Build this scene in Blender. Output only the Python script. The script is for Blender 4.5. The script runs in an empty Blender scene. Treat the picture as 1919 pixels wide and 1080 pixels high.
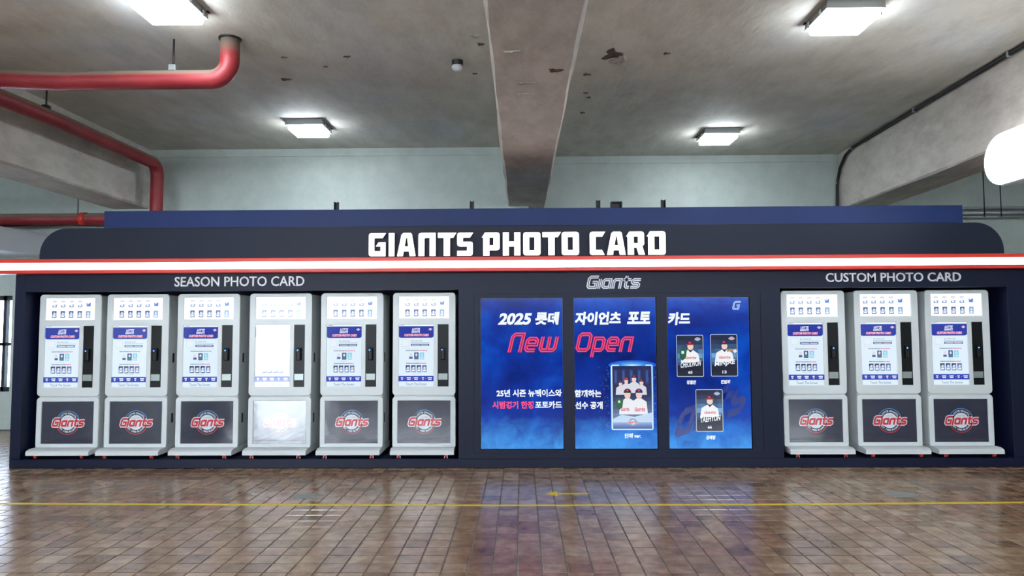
import bpy, bmesh, math, random
from mathutils import Matrix, Vector
random.seed(7)
S = bpy.context.scene
COL = S.collection
# ------------------------------------------------------------------ camera
cam_d = bpy.data.cameras.new('camera'); cam = bpy.data.objects.new('camera', cam_d); COL.objects.link(cam)
F_PX = 1260.0
cam_d.sensor_width = 36.0; cam_d.lens = F_PX / 1919 * 36.0; cam_d.clip_start = 0.05
CAM = Vector((0, -6.3, 1.315))
yaw, pitch, roll = math.radians(.80), math.radians(3.2), math.radians(.26)
Fw = Vector((-math.sin(yaw)*math.cos(pitch), math.cos(yaw)*math.cos(pitch), math.sin(pitch)))
Rt = Vector((math.cos(yaw), math.sin(yaw), 0)); Up = Rt.cross(Fw)
R2 = math.cos(roll)*Rt - math.sin(roll)*Up; U2 = math.cos(roll)*Up + math.sin(roll)*Rt
cam.matrix_world = Matrix(((R2.x, U2.x, -Fw.x, CAM.x), (R2.y, U2.y, -Fw.y, CAM.y), (R2.z, U2.z, -Fw.z, CAM.z), (0, 0, 0, 1)))
S.camera = cam
# ------------------------------------------------------------------ world and exposure
SKY = 28.0; LAMP = 58.0; BAR = 5.0; LETTER = 1.15; SCREEN = 1.0
w = bpy.data.worlds.new('sky'); S.world = w; w.use_nodes = True
bgn = w.node_tree.nodes['Background']; bgn.inputs[0].default_value = (.80, .90, 1.0, 1); bgn.inputs[1].default_value = SKY
vs = S.view_settings; vs.view_transform = 'Standard'; vs.look = 'None'; vs.gamma = 1; vs.exposure = 0.0; vs.use_curve_mapping = False

# ------------------------------------------------------------------ materials
def lin(c):
    return tuple((x/255/12.92 if x/255 <= .04045 else ((x/255+.055)/1.055)**2.4) for x in c)
def mat(name, c=(128,128,128), rough=.5, metal=0, emit=None, strength=0, spec=.5, coat=0):
    m = bpy.data.materials.new(name); m.use_nodes = True
    p = m.node_tree.nodes['Principled BSDF']
    p.inputs['Base Color'].default_value = (*lin(c), 1); p.inputs['Roughness'].default_value = rough
    p.inputs['Metallic'].default_value = metal; p.inputs['Specular IOR Level'].default_value = spec
    p.inputs['Coat Weight'].default_value = coat
    if emit: p.inputs['Emission Color'].default_value = (*lin(emit), 1); p.inputs['Emission Strength'].default_value = strength
    return m
def nd(m, t, **k):
    n = m.node_tree.nodes.new(t)
    for a, b in k.items(): setattr(n, a, b)
    return n
def lk(m, a, b): m.node_tree.links.new(a, b)
def P(m): return m.node_tree.nodes['Principled BSDF']
def ramp(m, fac, stops):
    r = nd(m, 'ShaderNodeValToRGB'); e = r.color_ramp.elements
    while len(e) < len(stops): e.new(.5)
    for x, (pos, c) in zip(e, stops): x.position = pos; x.color = (*lin(c), 1)
    lk(m, fac, r.inputs[0]); return r
def noise(m, scale, detail=4, rough=.55, vec=None, dist=0):
    n = nd(m, 'ShaderNodeTexNoise'); n.inputs['Scale'].default_value = scale; n.inputs['Detail'].default_value = detail
    n.inputs['Roughness'].default_value = rough; n.inputs['Distortion'].default_value = dist
    if vec is not None: lk(m, vec, n.inputs['Vector'])
    return n
def bump(m, h, strength, dist):
    b = nd(m, 'ShaderNodeBump'); b.inputs['Strength'].default_value = strength; b.inputs['Distance'].default_value = dist
    lk(m, h, b.inputs['Height']); lk(m, b.outputs[0], P(m).inputs['Normal']); return b
def mix(m, a, b, fac, mode='MIX'):
    x = nd(m, 'ShaderNodeMix', data_type='RGBA', blend_type=mode)
    if isinstance(fac, float): x.inputs[0].default_value = fac
    else: lk(m, fac, x.inputs[0])
    for s, v in ((6, a), (7, b)):
        if isinstance(v, tuple): x.inputs[s].default_value = (*lin(v), 1)
        else: lk(m, v, x.inputs[s])
    return x.outputs[2]
def pos(m): return nd(m, 'ShaderNodeNewGeometry').outputs['Position']
def scaled(m, v, s):
    n = nd(m, 'ShaderNodeVectorMath', operation='MULTIPLY'); n.inputs[1].default_value = s; lk(m, v, n.inputs[0]); return n.outputs[0]

def plaster(name, c1, c2, c3, stain=0, bs=.35, mott=.8):
    m = mat(name, c1, .75); p = pos(m)
    n1 = noise(m, .55, 5, .6, p, .4); r1 = ramp(m, n1.outputs[0], [(.36, c1), (.52, c2), (.66, c3)])
    n2 = noise(m, 5, 6, .7, scaled(m, p, (1, .5, 1)))
    r2 = ramp(m, n2.outputs[0], [(.3, (205, 203, 200)), (.6, (255, 255, 255))])
    o = mix(m, r1.outputs[0], r2.outputs[0], mott, 'MULTIPLY')
    if stain:
        n3 = noise(m, 2.3, 9, .78, p, .3); r3 = ramp(m, n3.outputs[0], [(.66, (0, 0, 0)), (.74, (255, 255, 255))])
        o = mix(m, o, (96, 88, 80), r3.outputs[0])
    lk(m, o, P(m).inputs['Base Color'])
    n4 = noise(m, 9, 8, .65, scaled(m, p, (1, .4, 1))); bump(m, n4.outputs[0], bs, .02)
    return m
M = {}
M['ceiling'] = plaster('ceiling_plaster', (204, 202, 190), (214, 212, 202), (206, 211, 212), 1, .3, .55)
M['beam'] = plaster('beam_plaster', (206, 200, 190), (214, 208, 200), (208, 207, 204), 1, .5)
M['wall'] = plaster('wall_paint', (176, 187, 182), (182, 192, 187), (178, 188, 186), 0, .12, .3)
M['white'] = mat('white_paint', (215, 217, 225), .6)
def navy(name, c, rough):
    m = mat(name, c, rough, spec=.25); n = noise(m, 1.2, 3, .5, pos(m))
    r = ramp(m, n.outputs[0], [(.3, tuple(int(x*.93) for x in c)), (.7, tuple(min(255, int(x*1.07)) for x in c))]); lk(m, r.outputs[0], P(m).inputs['Base Color'])
    return m
M['navy'] = navy('navy_paint', (9, 17, 44), .45)
M['fascia'] = navy('fascia_paint', (20, 26, 44), .5)
M['blue'] = navy('lit_navy_paint', (28, 46, 94), .5)  # navy paint of the rear box, with ceiling-lamp light put into the colour
M['black'] = mat('black_plastic', (14, 16, 18), .35, spec=.2)
M['bezel'] = mat('display_bezel', (14, 18, 32), .3)
M['dark'] = mat('dark_metal', (52, 54, 56), .5, .6)
M['rubber'] = mat('cable_rubber', (18, 18, 20), .5)
M['red'] = mat('red_enamel', (205, 48, 38), .4)
M['caster'] = mat('red_caster', (205, 48, 34), .35)
M['chrome'] = mat('chrome', (190, 190, 190), .25, 1)
M['silver'] = mat('silver_plate', (150, 158, 156), .35, .5)
M['galv'] = mat('galvanised_conduit', (150, 156, 158), .45, .6)
M['housing'] = mat('lamp_housing', (150, 155, 155), .5, .2)
M['yellow'] = mat('yellow_tape', (222, 190, 40), .5)
M['cement'] = mat('cement_patch', (140, 142, 138), .8)
M['lettergrey'] = mat('letter_acrylic', (222, 225, 232), .4)
def emis(name, c, s):
    m = mat(name, c, .5, emit=c, strength=s); return m
M['lamp'] = emis('lamp_diffuser', (238, 246, 255), LAMP)
M['bar'] = emis('bar_diffuser', (255, 250, 240), BAR)
M['letter'] = emis('lit_letter', (255, 250, 246), LETTER)
M['signface'] = emis('sign_face', (245, 250, 255), 5.0)
M['led'] = emis('blue_led', (60, 120, 255), 4)
# kiosk shell: pale powder coat
m = M['shell'] = mat('kiosk_shell', (206, 211, 212), .38); n = noise(m, 120, 2, .5); bump(m, n.outputs[0], .05, .002)
# red lagged pipe with dust on top
m = M['pipe'] = mat('red_pipe', (196, 44, 48), .5)
g = nd(m, 'ShaderNodeNewGeometry'); sx = nd(m, 'ShaderNodeSeparateXYZ'); lk(m, g.outputs['Normal'], sx.inputs[0])
r = ramp(m, sx.outputs[2], [(.15, (0, 0, 0)), (.5, (255, 255, 255))])
n = noise(m, 3, 5, .6, pos(m)); rc = ramp(m, n.outputs[0], [(.35, (132, 32, 40)), (.6, (150, 44, 50)), (.75, (172, 80, 80))])
lk(m, mix(m, rc.outputs[0], (128, 114, 100), r.outputs[0]), P(m).inputs['Base Color'])
n = noise(m, 14, 5, .6, pos(m)); bump(m, n.outputs[0], .3, .01)
# tiles: colour picked per tile from its grid cell
PITCH = .1358; TX0 = -.0305; TY0 = -2.639
def tile_mat():
    m = mat('glazed_tile', (140, 112, 88), .16, spec=.75); p = pos(m)
    a = nd(m, 'ShaderNodeVectorMath', operation='SUBTRACT'); a.inputs[1].default_value = (TX0, TY0, 0); lk(m, p, a.inputs[0])
    d = scaled(m, a.outputs[0], (1/PITCH, 1/PITCH, 0))
    fl = nd(m, 'ShaderNodeVectorMath', operation='FLOOR'); lk(m, d, fl.inputs[0])
    wn = nd(m, 'ShaderNodeTexWhiteNoise', noise_dimensions='2D'); lk(m, fl.outputs[0], wn.inputs['Vector'])
    r = ramp(m, wn.outputs['Value'], [(0, (138, 114, 92)), (.12, (156, 132, 108)), (.45, (168, 144, 120)), (.7, (178, 155, 128)), (.88, (168, 137, 116)), (1, (188, 170, 148))])
    n = noise(m, 11, 5, .6, p); r2 = ramp(m, n.outputs[0], [(.3, (196, 186, 176)), (.65, (255, 255, 255))])
    n3 = noise(m, .5, 3, .5, p); r3 = ramp(m, n3.outputs[0], [(.35, (225, 205, 195)), (.65, (255, 255, 250))])
    c = mix(m, mix(m, r.outputs[0], r2.outputs[0], 1.0, 'MULTIPLY'), r3.outputs[0], 1.0, 'MULTIPLY')
    lk(m, c, P(m).inputs['Base Color'])
    n4 = noise(m, 2.2, 5, .65, p); mr = nd(m, 'ShaderNodeMapRange'); mr.inputs[3].default_value = .12; mr.inputs[4].default_value = .30
    lk(m, n4.outputs[0], mr.inputs[0]); lk(m, mr.outputs[0], P(m).inputs['Roughness'])
    n5 = noise(m, 6, 2, .5, p); bump(m, n5.outputs[0], .06, .02)
    return m
M['tile'] = tile_mat()
m = M['grout'] = mat('grout', (112, 104, 94), .85); n = noise(m, 30, 3, .6, pos(m)); r = ramp(m, n.outputs[0], [(.3, (104, 98, 90)), (.7, (150, 142, 130))]); lk(m, r.outputs[0], P(m).inputs['Base Color'])
# print materials reading a colour attribute
def print_mat(name, emission, rough=.3, spec=.5, wavy=0):
    m = mat(name, (200, 200, 200), rough, spec=spec); a = nd(m, 'ShaderNodeAttribute', attribute_name='Col')
    if emission:
        lk(m, a.outputs['Color'], P(m).inputs['Emission Color']); P(m).inputs['Emission Strength'].default_value = emission
        P(m).inputs['Base Color'].default_value = (.01, .01, .012, 1)
    else: lk(m, a.outputs['Color'], P(m).inputs['Base Color'])
    if wavy:
        n = noise(m, 3.2, 2, .5, pos(m)); bump(m, n.outputs[0], wavy, .05)
    return m
M['print'] = print_mat('printed_panel', 0, .08, 1.0, .10); P(M['print']).inputs['Coat Weight'].default_value = 1.0; P(M['print']).inputs['Coat Roughness'].default_value = .04
M['screen'] = print_mat('screen_picture', SCREEN, .06, .7)
M['lightbox'] = print_mat('lightbox_print', 1.08, .2, .5)
# poster background: deep blue with smoke, generated
def poster_mat():
    m = mat('poster_picture', (0, 0, 0), .12, spec=.25); p = pos(m)
    sp = nd(m, 'ShaderNodeSeparateXYZ'); lk(m, p, sp.inputs[0])
    n1 = noise(m, 1.7, 6, .6, p, .3); r1 = ramp(m, n1.outputs[0], [(.32, (0, 20, 104)), (.5, (0, 46, 156)), (.68, (0, 80, 200))])
    mr = nd(m, 'ShaderNodeMapRange'); mr.inputs[1].default_value = .62; mr.inputs[2].default_value = .16; lk(m, sp.outputs[2], mr.inputs[0])
    n2 = noise(m, 5, 8, .7, p, .5); mu = nd(m, 'ShaderNodeMath', operation='MULTIPLY'); lk(m, mr.outputs[0], mu.inputs[0]); lk(m, n2.outputs[0], mu.inputs[1])
    r2 = ramp(m, mu.outputs[0], [(.16, (0, 0, 0)), (.52, (255, 255, 255))])
    lk(m, mix(m, r1.outputs[0], (56, 150, 236), r2.outputs[0]), P(m).inputs['Emission Color']); P(m).inputs['Emission Strength'].default_value = 1.0
    return m
M['poster'] = poster_mat()

# ------------------------------------------------------------------ object helpers
def link(name, me, m, parent=None, loc=None):
    o = bpy.data.objects.new(name, me); COL.objects.link(o)
    if m is not None and not me.materials: me.materials.append(M[m] if isinstance(m, str) else m)
    if parent is not None: o.parent = parent
    if loc is not None: o.location = loc
    return o
def tag(o, label, cat, group=None):
    o['label'] = label; o['category'] = cat
    if group: o['group'] = group
    return o
def thing(name, label, cat, loc=(0, 0, 0), group=None):
    o = bpy.data.objects.new(name, None); COL.objects.link(o); o.location = loc; o.empty_display_size = .1
    return tag(o, label, cat, group)
def struct(o): o['kind'] = 'structure'; return o
def bm_mesh(bm, name='m', smooth=False):
    me = bpy.data.meshes.new(name); bm.normal_update(); bm.to_mesh(me); bm.free()
    if smooth:
        for p in me.polygons: p.use_smooth = True
    return me
def add_box(bm, x0, y0, z0, x1, y1, z1):
    v = [bm.verts.new((x, y, z)) for x in (x0, x1) for y in (y0, y1) for z in (z0, z1)]
    for f in ((0, 1, 3, 2), (4, 6, 7, 5), (0, 4, 5, 1), (2, 3, 7, 6), (0, 2, 6, 4), (1, 5, 7, 3)): bm.faces.new([v[i] for i in f])
def box(x0, y0, z0, x1, y1, z1, bev=0, seg=2):
    bm = bmesh.new(); add_box(bm, x0, y0, z0, x1, y1, z1)
    if bev: bmesh.ops.bevel(bm, geom=bm.edges[:], offset=bev, segments=seg, affect='EDGES', profile=.6)
    return bm_mesh(bm)
def boxes(lst):
    bm = bmesh.new()
    for b in lst: add_box(bm, *b)
    return bm_mesh(bm)
def tube(path, r, n=14, cap=True):
    bm = bmesh.new(); pts = [Vector(p) for p in path]; rings = []
    up = Vector((0, 0, 1)); prev = None
    for i, p in enumerate(pts):
        t = (pts[min(i+1, len(pts)-1)] - pts[max(i-1, 0)]).normalized()
        a = prev if prev is not None else (Vector((1, 0, 0)) if abs(t.z) > .9 else up)
        a = (a - t*a.dot(t)).normalized(); b = t.cross(a); prev = a
        rings.append([bm.verts.new(p + r*(math.cos(2*math.pi*k/n)*a + math.sin(2*math.pi*k/n)*b)) for k in range(n)])
    for A, B in zip(rings, rings[1:]):
        for k in range(n): bm.faces.new((A[k], A[(k+1) % n], B[(k+1) % n], B[k])).smooth = True
    if cap: bm.faces.new(rings[0][::-1]); bm.faces.new(rings[-1])
    bmesh.ops.recalc_face_normals(bm, faces=bm.faces[:])
    return bm_mesh(bm)
def arc(c, a, b, n=8):      # quarter bend from c+a to c+b
    c, a, b = Vector(c), Vector(a), Vector(b)
    return [c + a*math.cos(t*math.pi/2/n) + b*math.sin(t*math.pi/2/n) for t in range(n+1)]
def prism(poly, axis, a, b):  # extrude a 2D outline along an axis
    bm = bmesh.new()
    def v(p, t): return {'x': (t, p[0], p[1]), 'y': (p[0], t, p[1]), 'z': (p[0], p[1], t)}[axis]
    A = [bm.verts.new(v(p, a)) for p in poly]; B = [bm.verts.new(v(p, b)) for p in poly]
    bm.faces.new(A); bm.faces.new(B[::-1])
    for i in range(len(poly)): j = (i+1) % len(poly); bm.faces.new((A[i], B[i], B[j], A[j]))
    bmesh.ops.recalc_face_normals(bm, faces=bm.faces[:]); return bm_mesh(bm)
def rrect(x0, y0, x1, y1, r, n=5, corners=(1, 1, 1, 1)):   # corners: bl br tr tl
    out = []
    for i, (cx, cy, a) in enumerate(((x0+r, y0+r, 180), (x1-r, y0+r, 270), (x1-r, y1-r, 0), (x0+r, y1-r, 90))):
        if not corners[i]: out.append(((x0, y0), (x1, y0), (x1, y1), (x0, y1))[i]); continue
        for k in range(n+1):
            t = math.radians(a + 90*k/n); out.append((cx + r*math.cos(t), cy + r*math.sin(t)))
    return out
def plate(loops, depth, bev=0, stand=True):
    """filled outline with holes, front face at y=0 going back to y=depth (x,z plane)"""
    cu = bpy.data.curves.new('c', 'CURVE'); cu.dimensions = '2D'; cu.fill_mode = 'BOTH'; cu.extrude = depth/2 - bev; cu.bevel_depth = bev; cu.bevel_resolution = 1
    for lp in loops:
        s = cu.splines.new('POLY'); s.points.add(len(lp)-1); s.use_cyclic_u = True
        for q, p in zip(s.points, lp): q.co = (p[0], p[1], 0, 1)
    o = bpy.data.objects.new('c', cu); COL.objects.link(o)
    me = bpy.data.meshes.new_from_object(o.evaluated_get(bpy.context.evaluated_depsgraph_get()))
    bpy.data.objects.remove(o); bpy.data.curves.remove(cu)
    me.materials.clear()
    if stand: me.transform(Matrix(((1, 0, 0, 0), (0, 0, -1, depth/2), (0, 1, 0, 0), (0, 0, 0, 1))))
    return me
_tc = {}
def text_geo(s, bold=.0, extrude=0):
    """outline text as (verts, faces), from Blender's built-in font"""
    k = (s, bold, extrude)
    if k in _tc: return _tc[k]
    cu = bpy.data.curves.new('t', 'FONT'); cu.body = s; cu.size = 1; cu.offset = bold; cu.resolution_u = 3; cu.extrude = extrude
    o = bpy.data.objects.new('t', cu); COL.objects.link(o)
    me = bpy.data.meshes.new_from_object(o.evaluated_get(bpy.context.evaluated_depsgraph_get()))
    bpy.data.objects.remove(o); bpy.data.curves.remove(cu)
    r = ([tuple(v.co) for v in me.vertices], [tuple(p.vertices) for p in me.polygons]); bpy.data.meshes.remove(me)
    _tc[k] = r; return r

# ------------------------------------------------------------------ sporty lettering
BLOCK = {  # outline, holes, width (cap height 1)
 'G': ([(.746,1),(.60,.776),(.27,.776),(.246,.75),(.246,.25),(.27,.224),(.507,.224),(.507,.425),(.306,.425),(.418,.597),(.73,.597),(.73,0),(.10,0),(.03,.03),(0,.10),(0,.90),(.03,.97),(.10,1)], []),
 'I': ([(0,0),(.25,0),(.25,1),(0,1)], []),
 'A': ([(0,0),(.19,.93),(.27,1),(.58,1),(.64,.95),(.80,0),(.54,0),(.51,.2),(.29,.2),(.26,0)], [[(.33,.42),(.48,.42),(.43,.78),(.39,.78)]]),
 'N': ([(0,0),(0,.88),(.03,.97),(.12,1),(.74,1),(.74,0),(.48,0),(.48,.78),(.30,.78),(.26,.74),(.26,0)], []),
 'T': ([(0,1),(.80,1),(.66,.776),(.52,.776),(.52,0),(.25,0),(.25,.776),(0,.776)], []),
 'S': ([(.69,1),(.55,.78),(.28,.78),(.25,.75),(.25,.61),(.58,.61),(.65,.58),(.67,.51),(.67,.10),(.64,.03),(.57,0),(0,0),(0,.22),(.42,.22),(.42,.40),(.10,.40),(.03,.43),(0,.50),(0,.90),(.03,.97),(.10,1)], []),
 'P': ([(0,.78),(.14,1),(.66,1),(.74,.97),(.77,.9),(.77,.33),(.74,.26),(.67,.23),(.33,.23),(.33,0),(.06,0),(.06,.78)], [[(.33,.45),(.50,.45),(.50,.78),(.33,.78)]]),
 'H': ([(0,0),(.26,0),(.26,.39),(.49,.39),(.49,0),(.75,0),(.75,1),(.49,1),(.49,.61),(.26,.61),(.26,1),(0,1)], []),
 'O': ([(.1,0),(.64,0),(.71,.03),(.74,.1),(.74,.9),(.71,.97),(.64,1),(.1,1),(.03,.97),(0,.9),(0,.1),(.03,.03)], [[(.26,.22),(.48,.22),(.48,.78),(.26,.78)]]),
 'C': ([(.67,1),(.53,.78),(.28,.78),(.26,.76),(.26,.24),(.28,.22),(.52,.22),(.64,0),(.1,0),(.03,.03),(0,.1),(0,.9),(.03,.97),(.1,1)], []),
 'R': ([(0,.78),(.14,1),(.66,1),(.74,.97),(.77,.9),(.77,.45),(.69,.36),(.80,0),(.53,0),(.44,.30),(.33,.30),(.33,0),(.06,0),(.06,.78)], [[(.33,.5),(.50,.5),(.50,.78),(.33,.78)]]),
 'D': ([(0,.78),(.14,1),(.70,1),(.78,.97),(.81,.9),(.81,.1),(.78,.03),(.71,0),(.06,0),(.06,.78)], [[(.33,.22),(.54,.22),(.54,.78),(.33,.78)]])}
STROKE = {
 'G': ([[(.80,.9),(.22,.9),(.1,.78),(.1,.22),(.2,.1),(.68,.1),(.68,.5),(.40,.5)]], .86),
 'i': ([[(.1,0),(.1,.76)]], .28),
 'a': ([[(.62,0),(.62,.68),(.2,.68),(.1,.58),(.1,.2),(.2,.1),(.52,.1)]], .80),
 'n': ([[(.1,0),(.1,.58),(.2,.68),(.62,.68),(.62,0)]], .80),
 't': ([[(.22,.98),(.22,.2),(.32,.1),(.52,.1)], [(0,.68),(.58,.68)]], .62),
 's': ([[(.70,.68),(.2,.68),(.1,.6),(.1,.47),(.2,.39),(.5,.39),(.6,.31),(.6,.18),(.5,.1),(.02,.1)]], .72),
 'N': ([[(.1,0),(.1,.78),(.22,.9),(.66,.9),(.66,0)]], .84),
 'e': ([[(.6,.1),(.2,.1),(.1,.2),(.1,.58),(.2,.68),(.52,.68),(.62,.58),(.62,.39),(.12,.39)]], .78),
 'w': ([[(.1,.78),(.1,.2),(.2,.1),(.76,.1),(.86,.2),(.86,.78)], [(.48,.78),(.48,.1)]], 1.0),
 'O': ([[(.4,.9),(.22,.9),(.1,.78),(.1,.22),(.22,.1),(.62,.1),(.74,.22),(.74,.78),(.62,.9),(.4,.9)]], .92),
 'p': ([[(.1,-.26),(.1,.68),(.52,.68),(.62,.58),(.62,.2),(.52,.1),(.12,.1)]], .78)}
def ribbon(path, t):
    """quads of a mitred stroke"""
    n = len(path); L = []; Rr = []
    closed = path[0] == path[-1]
    for i in range(n):
        p = Vector(path[i])
        a = Vector(path[i-1]) if i > 0 else (Vector(path[-2]) if closed else None)
        b = Vector(path[i+1]) if i < n-1 else (Vector(path[1]) if closed else None)
        d1 = (p-a).normalized() if a is not None else None; d2 = (b-p).normalized() if b is not None else None
        d1 = d1 if d1 is not None else d2; d2 = d2 if d2 is not None else d1
        n1 = Vector((-d1.y, d1.x)); n2 = Vector((-d2.y, d2.x)); mdir = (n1+n2).normalized(); k = min(1/max(mdir.dot(n1), .4), 2)
        L.append(p + mdir*t/2*k); Rr.append(p - mdir*t/2*k)
    return [[tuple(L[i]), tuple(Rr[i]), tuple(Rr[i+1]), tuple(L[i+1])] for i in range(n-1)]
def stroke_word(s, t, shear=.2):
    quads = []; x = 0
    for ch in s:
        ps, wd = STROKE[ch]
        for p in ps:
            for q in ribbon(p, t): quads.append([(x + a + shear*b, b) for a, b in q])
        x += wd
    return quads, x
class Print:
    """flat coloured print: polygons in photo-like units (x right, y down), turned into one mesh in the x,z plane facing -y"""
    def __init__(self, x0, y0, sx, sy=None): self.x0, self.y0, self.sx, self.sy = x0, y0, sx, sy or sx; self.v = []; self.f = []; self.c = []; self.l = 0
    def raw(self, verts, faces, col):
        b = len(self.v); self.l += 1
        for x, y in verts: self.v.append(((x-self.x0)*self.sx, -self.l*.00012, -(y-self.y0)*self.sy))
        for f in faces: self.f.append([b+i for i in f]); self.c.append(col)
    def poly(self, pts, col): self.raw(pts, [list(range(len(pts)))], col)
    def rect(self, x0, y0, x1, y1, col, r=0):
        self.poly(rrect(x0, y0, x1, y1, r, 4) if r else [(x0, y0), (x1, y0), (x1, y1), (x0, y1)], col)
    def ell(self, cx, cy, rx, ry, col, a0=0, a1=360, n=24):
        self.poly([(cx + rx*math.cos(math.radians(a0+(a1-a0)*k/n)), cy + ry*math.sin(math.radians(a0+(a1-a0)*k/n))) for k in range(n + (a1-a0 < 360))], col)
    def ring(self, cx, cy, r0, r1, col, a0=0, a1=360, n=40):
        V = []
        for k in range(n+1):
            t = math.radians(a0+(a1-a0)*k/n)
            V += [(cx + r0*math.cos(t), cy + r0*math.sin(t)), (cx + r1*math.cos(t), cy + r1*math.sin(t))]
        self.raw(V, [[2*k, 2*k+1, 2*k+3, 2*k+2] for k in range(n)], col)
    def grad(self, x0, y0, x1, y1, fn, nx=8, ny=12):
        for i in range(nx):
            for j in range(ny):
                a, b = x0+(x1-x0)*i/nx, x0+(x1-x0)*(i+1)/nx; c, d = y0+(y1-y0)*j/ny, y0+(y1-y0)*(j+1)/ny
                l = self.l; self.raw([(a, c), (b, c), (b, d), (a, d)], [[0, 1, 2, 3]], fn((i+.5)/nx, (j+.5)/ny)); self.l = l
        self.l += 1
    def text(self, s, x0, y0, x1, y1, col, bold=.02, shear=0, rise=0, outline=None):
        V, Fc = text_geo(s, bold)
        a = min(v[0] for v in V); b = max(v[0] for v in V); c = min(v[1] for v in V); d = max(v[1] for v in V)
        h = y1-y0; wd = x1-x0 - abs(shear)*h
        out = []
        for v in V:
            u = (v[0]-a)/(b-a); t = (v[1]-c)/(d-c); out.append((x0 + u*wd + shear*h*t, y1 - t*h - rise*u))
        if outline: self.raw([(x+outline[1], y+outline[1]) for x, y in out], Fc, outline[0])
        self.raw(out, Fc, col)
    def arctext(self, s, cx, cy, r, h, a_mid, span, col, inside=False, bold=.03):
        V, Fc = text_geo(s, bold); a = min(v[0] for v in V); b = max(v[0] for v in V); c = min(v[1] for v in V); d = max(v[1] for v in V)
        out = []
        for v in V:
            u = (v[0]-a)/(b-a)-.5; t = (v[1]-c)/(d-c)
            if not inside: th = math.radians(a_mid + u*span); rr = r + t*h
            else: th = math.radians(a_mid - u*span); rr = r + (1-t)*h
            out.append((cx + rr*math.cos(th), cy + rr*math.sin(th)))
        self.raw(out, Fc, col)
    def word(self, s, x0, y0, x1, ybase, col, t=.2, shear=.2, inline=None, outline=None, shadow=None):
        q, wd = stroke_word(s, t, shear); h = ybase-y0; k = (x1-x0)/(wd+shear*.9-.1)
        def put(qs, c, dx=0, dy=0):
            V = []; Fc = []
            for a in qs: Fc.append(list(range(len(V), len(V)+4))); V += [(x0 + p[0]*k + dx, ybase - p[1]*h + dy) for p in a]
            self.raw(V, Fc, c)
        if shadow: put(q, shadow, 1.2, 1.2)
        if outline: put(stroke_word(s, t+outline[1], shear)[0], outline[0])
        put(q, col)
        if inline: put(stroke_word(s, inline[1], shear)[0], inline[0])
    def build(self, name='print'):
        me = bpy.data.meshes.new(name); me.from_pydata(self.v, [], self.f); at = me.color_attributes.new('Col', 'FLOAT_COLOR', 'CORNER')
        li = 0; data = []
        for p, c in zip(me.polygons, self.c):
            data += [*lin(c), 1]*p.loop_total
        at.data.foreach_set('color', data)
        bm = bmesh.new(); bm.from_mesh(me)
        for f in bm.faces:
            if f.normal.y > 0: f.normal_flip()
        bm.to_mesh(me); bm.free()
        return me

# ================================================================== THE SETTING
CZ = 3.65; XL, XR, YB = -10.0, 9.0, -14.0
floor = struct(link('floor', box(XL, YB, -.15, XR, 3.1, -.006), 'grout'))
# tiles
def tile_mesh():
    g = .0035; a = PITCH/2 - g; bm = bmesh.new(); h = .003
    lo = [bm.verts.new((x, y, -.008)) for x, y in ((-a, -a), (a, -a), (a, a), (-a, a))]; b = a-.0025
    md = [bm.verts.new((x, y, -.002)) for x, y in ((-a, -a), (a, -a), (a, a), (-a, a))]
    hi = [bm.verts.new((x, y, 0)) for x, y in ((-b, -b), (b, -b), (b, b), (-b, b))]
    bm.faces.new(hi)
    for A, B in ((lo, md), (md, hi)):
        for i in range(4): j = (i+1) % 4; bm.faces.new((A[i], A[j], B[j], B[i]))
    return bm_mesh(bm, 'tile')
TM = tile_mesh(); TM.materials.append(M['tile'])
def px(p):
    d = Vector(p)-CAM; z = d.dot(Fw); return (959.5 + F_PX*d.dot(R2)/z, 540 - F_PX*d.dot(U2)/z, z) if z > .3 else (-9999, 0, z)
cells = []
for i in range(-62, 60):
    for j in range(-62, 40):
        x, y = TX0+(i+.5)*PITCH, TY0+(j+.5)*PITCH
        if y > 2.3 or y < -11: continue
        u, v, z = px((x, y, 0)); vis = -30 < u < 1950 and 870 < v < 1090 and y < 0
        cells.append((z if vis else 99, x, y))
cells.sort()
for k, (z, x, y) in enumerate(cells[:300]): link('tile', TM, None, floor, (x, y, 0))
verts = []; faces = []; tv = [v.co.copy() for v in TM.vertices]; tf = [tuple(p.vertices) for p in TM.polygons]
for z, x, y in cells[300:]:
    b = len(verts); verts += [(v.x+x, v.y+y, v.z) for v in tv]; faces += [[b+i for i in f] for f in tf]
me = bpy.data.meshes.new('tiles'); me.from_pydata(verts, [], faces)
o = link('tiles', me, 'tile', floor); o['kind'] = 'stuff'
# ceiling and beams
ceil = struct(link('ceiling', box(XL, YB, CZ, XR, 3.1, CZ+.2), 'ceiling'))
BZ = 2.87
def rough_beam(x0, x1, y1, k_=0):
    bm = bmesh.new(); n = 40; random.seed(int(x0*10)); rings = []
    for k in range(n+1):
        y = YB + (y1-YB)*k/n; j = lambda s=.006: random.uniform(-s, s)
        rings.append([bm.verts.new(p) for p in ((x0+j(), y, CZ+.01), (x0+j(), y, BZ+.02), (x0+.02+j(), y, BZ+j(.004)), (x1-.02+j(), y, BZ+j(.004)), (x1+j(), y, BZ+.02), (x1+j(), y, CZ+.01))])
    for v in bm.verts: v.co.x += k_*(v.co.y-1)
    for A, B in zip(rings, rings[1:]):
        for i in range(6): bm.faces.new((A[i], B[i], B[(i+1) % 6], A[(i+1) % 6]))
    bm.faces.new(rings[0]); bm.faces.new(rings[-1][::-1]); bmesh.ops.recalc_face_normals(bm, faces=bm.faces[:]); return bm_mesh(bm)
for x0, x1, y1, k_ in ((-5.38, -4.88, 2.41, 0), (-.176, .327, 2.6, 0), (4.29, 4.775, 2.93, .042)): link('beam', rough_beam(x0, x1, y1, k_), 'beam', ceil)
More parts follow.
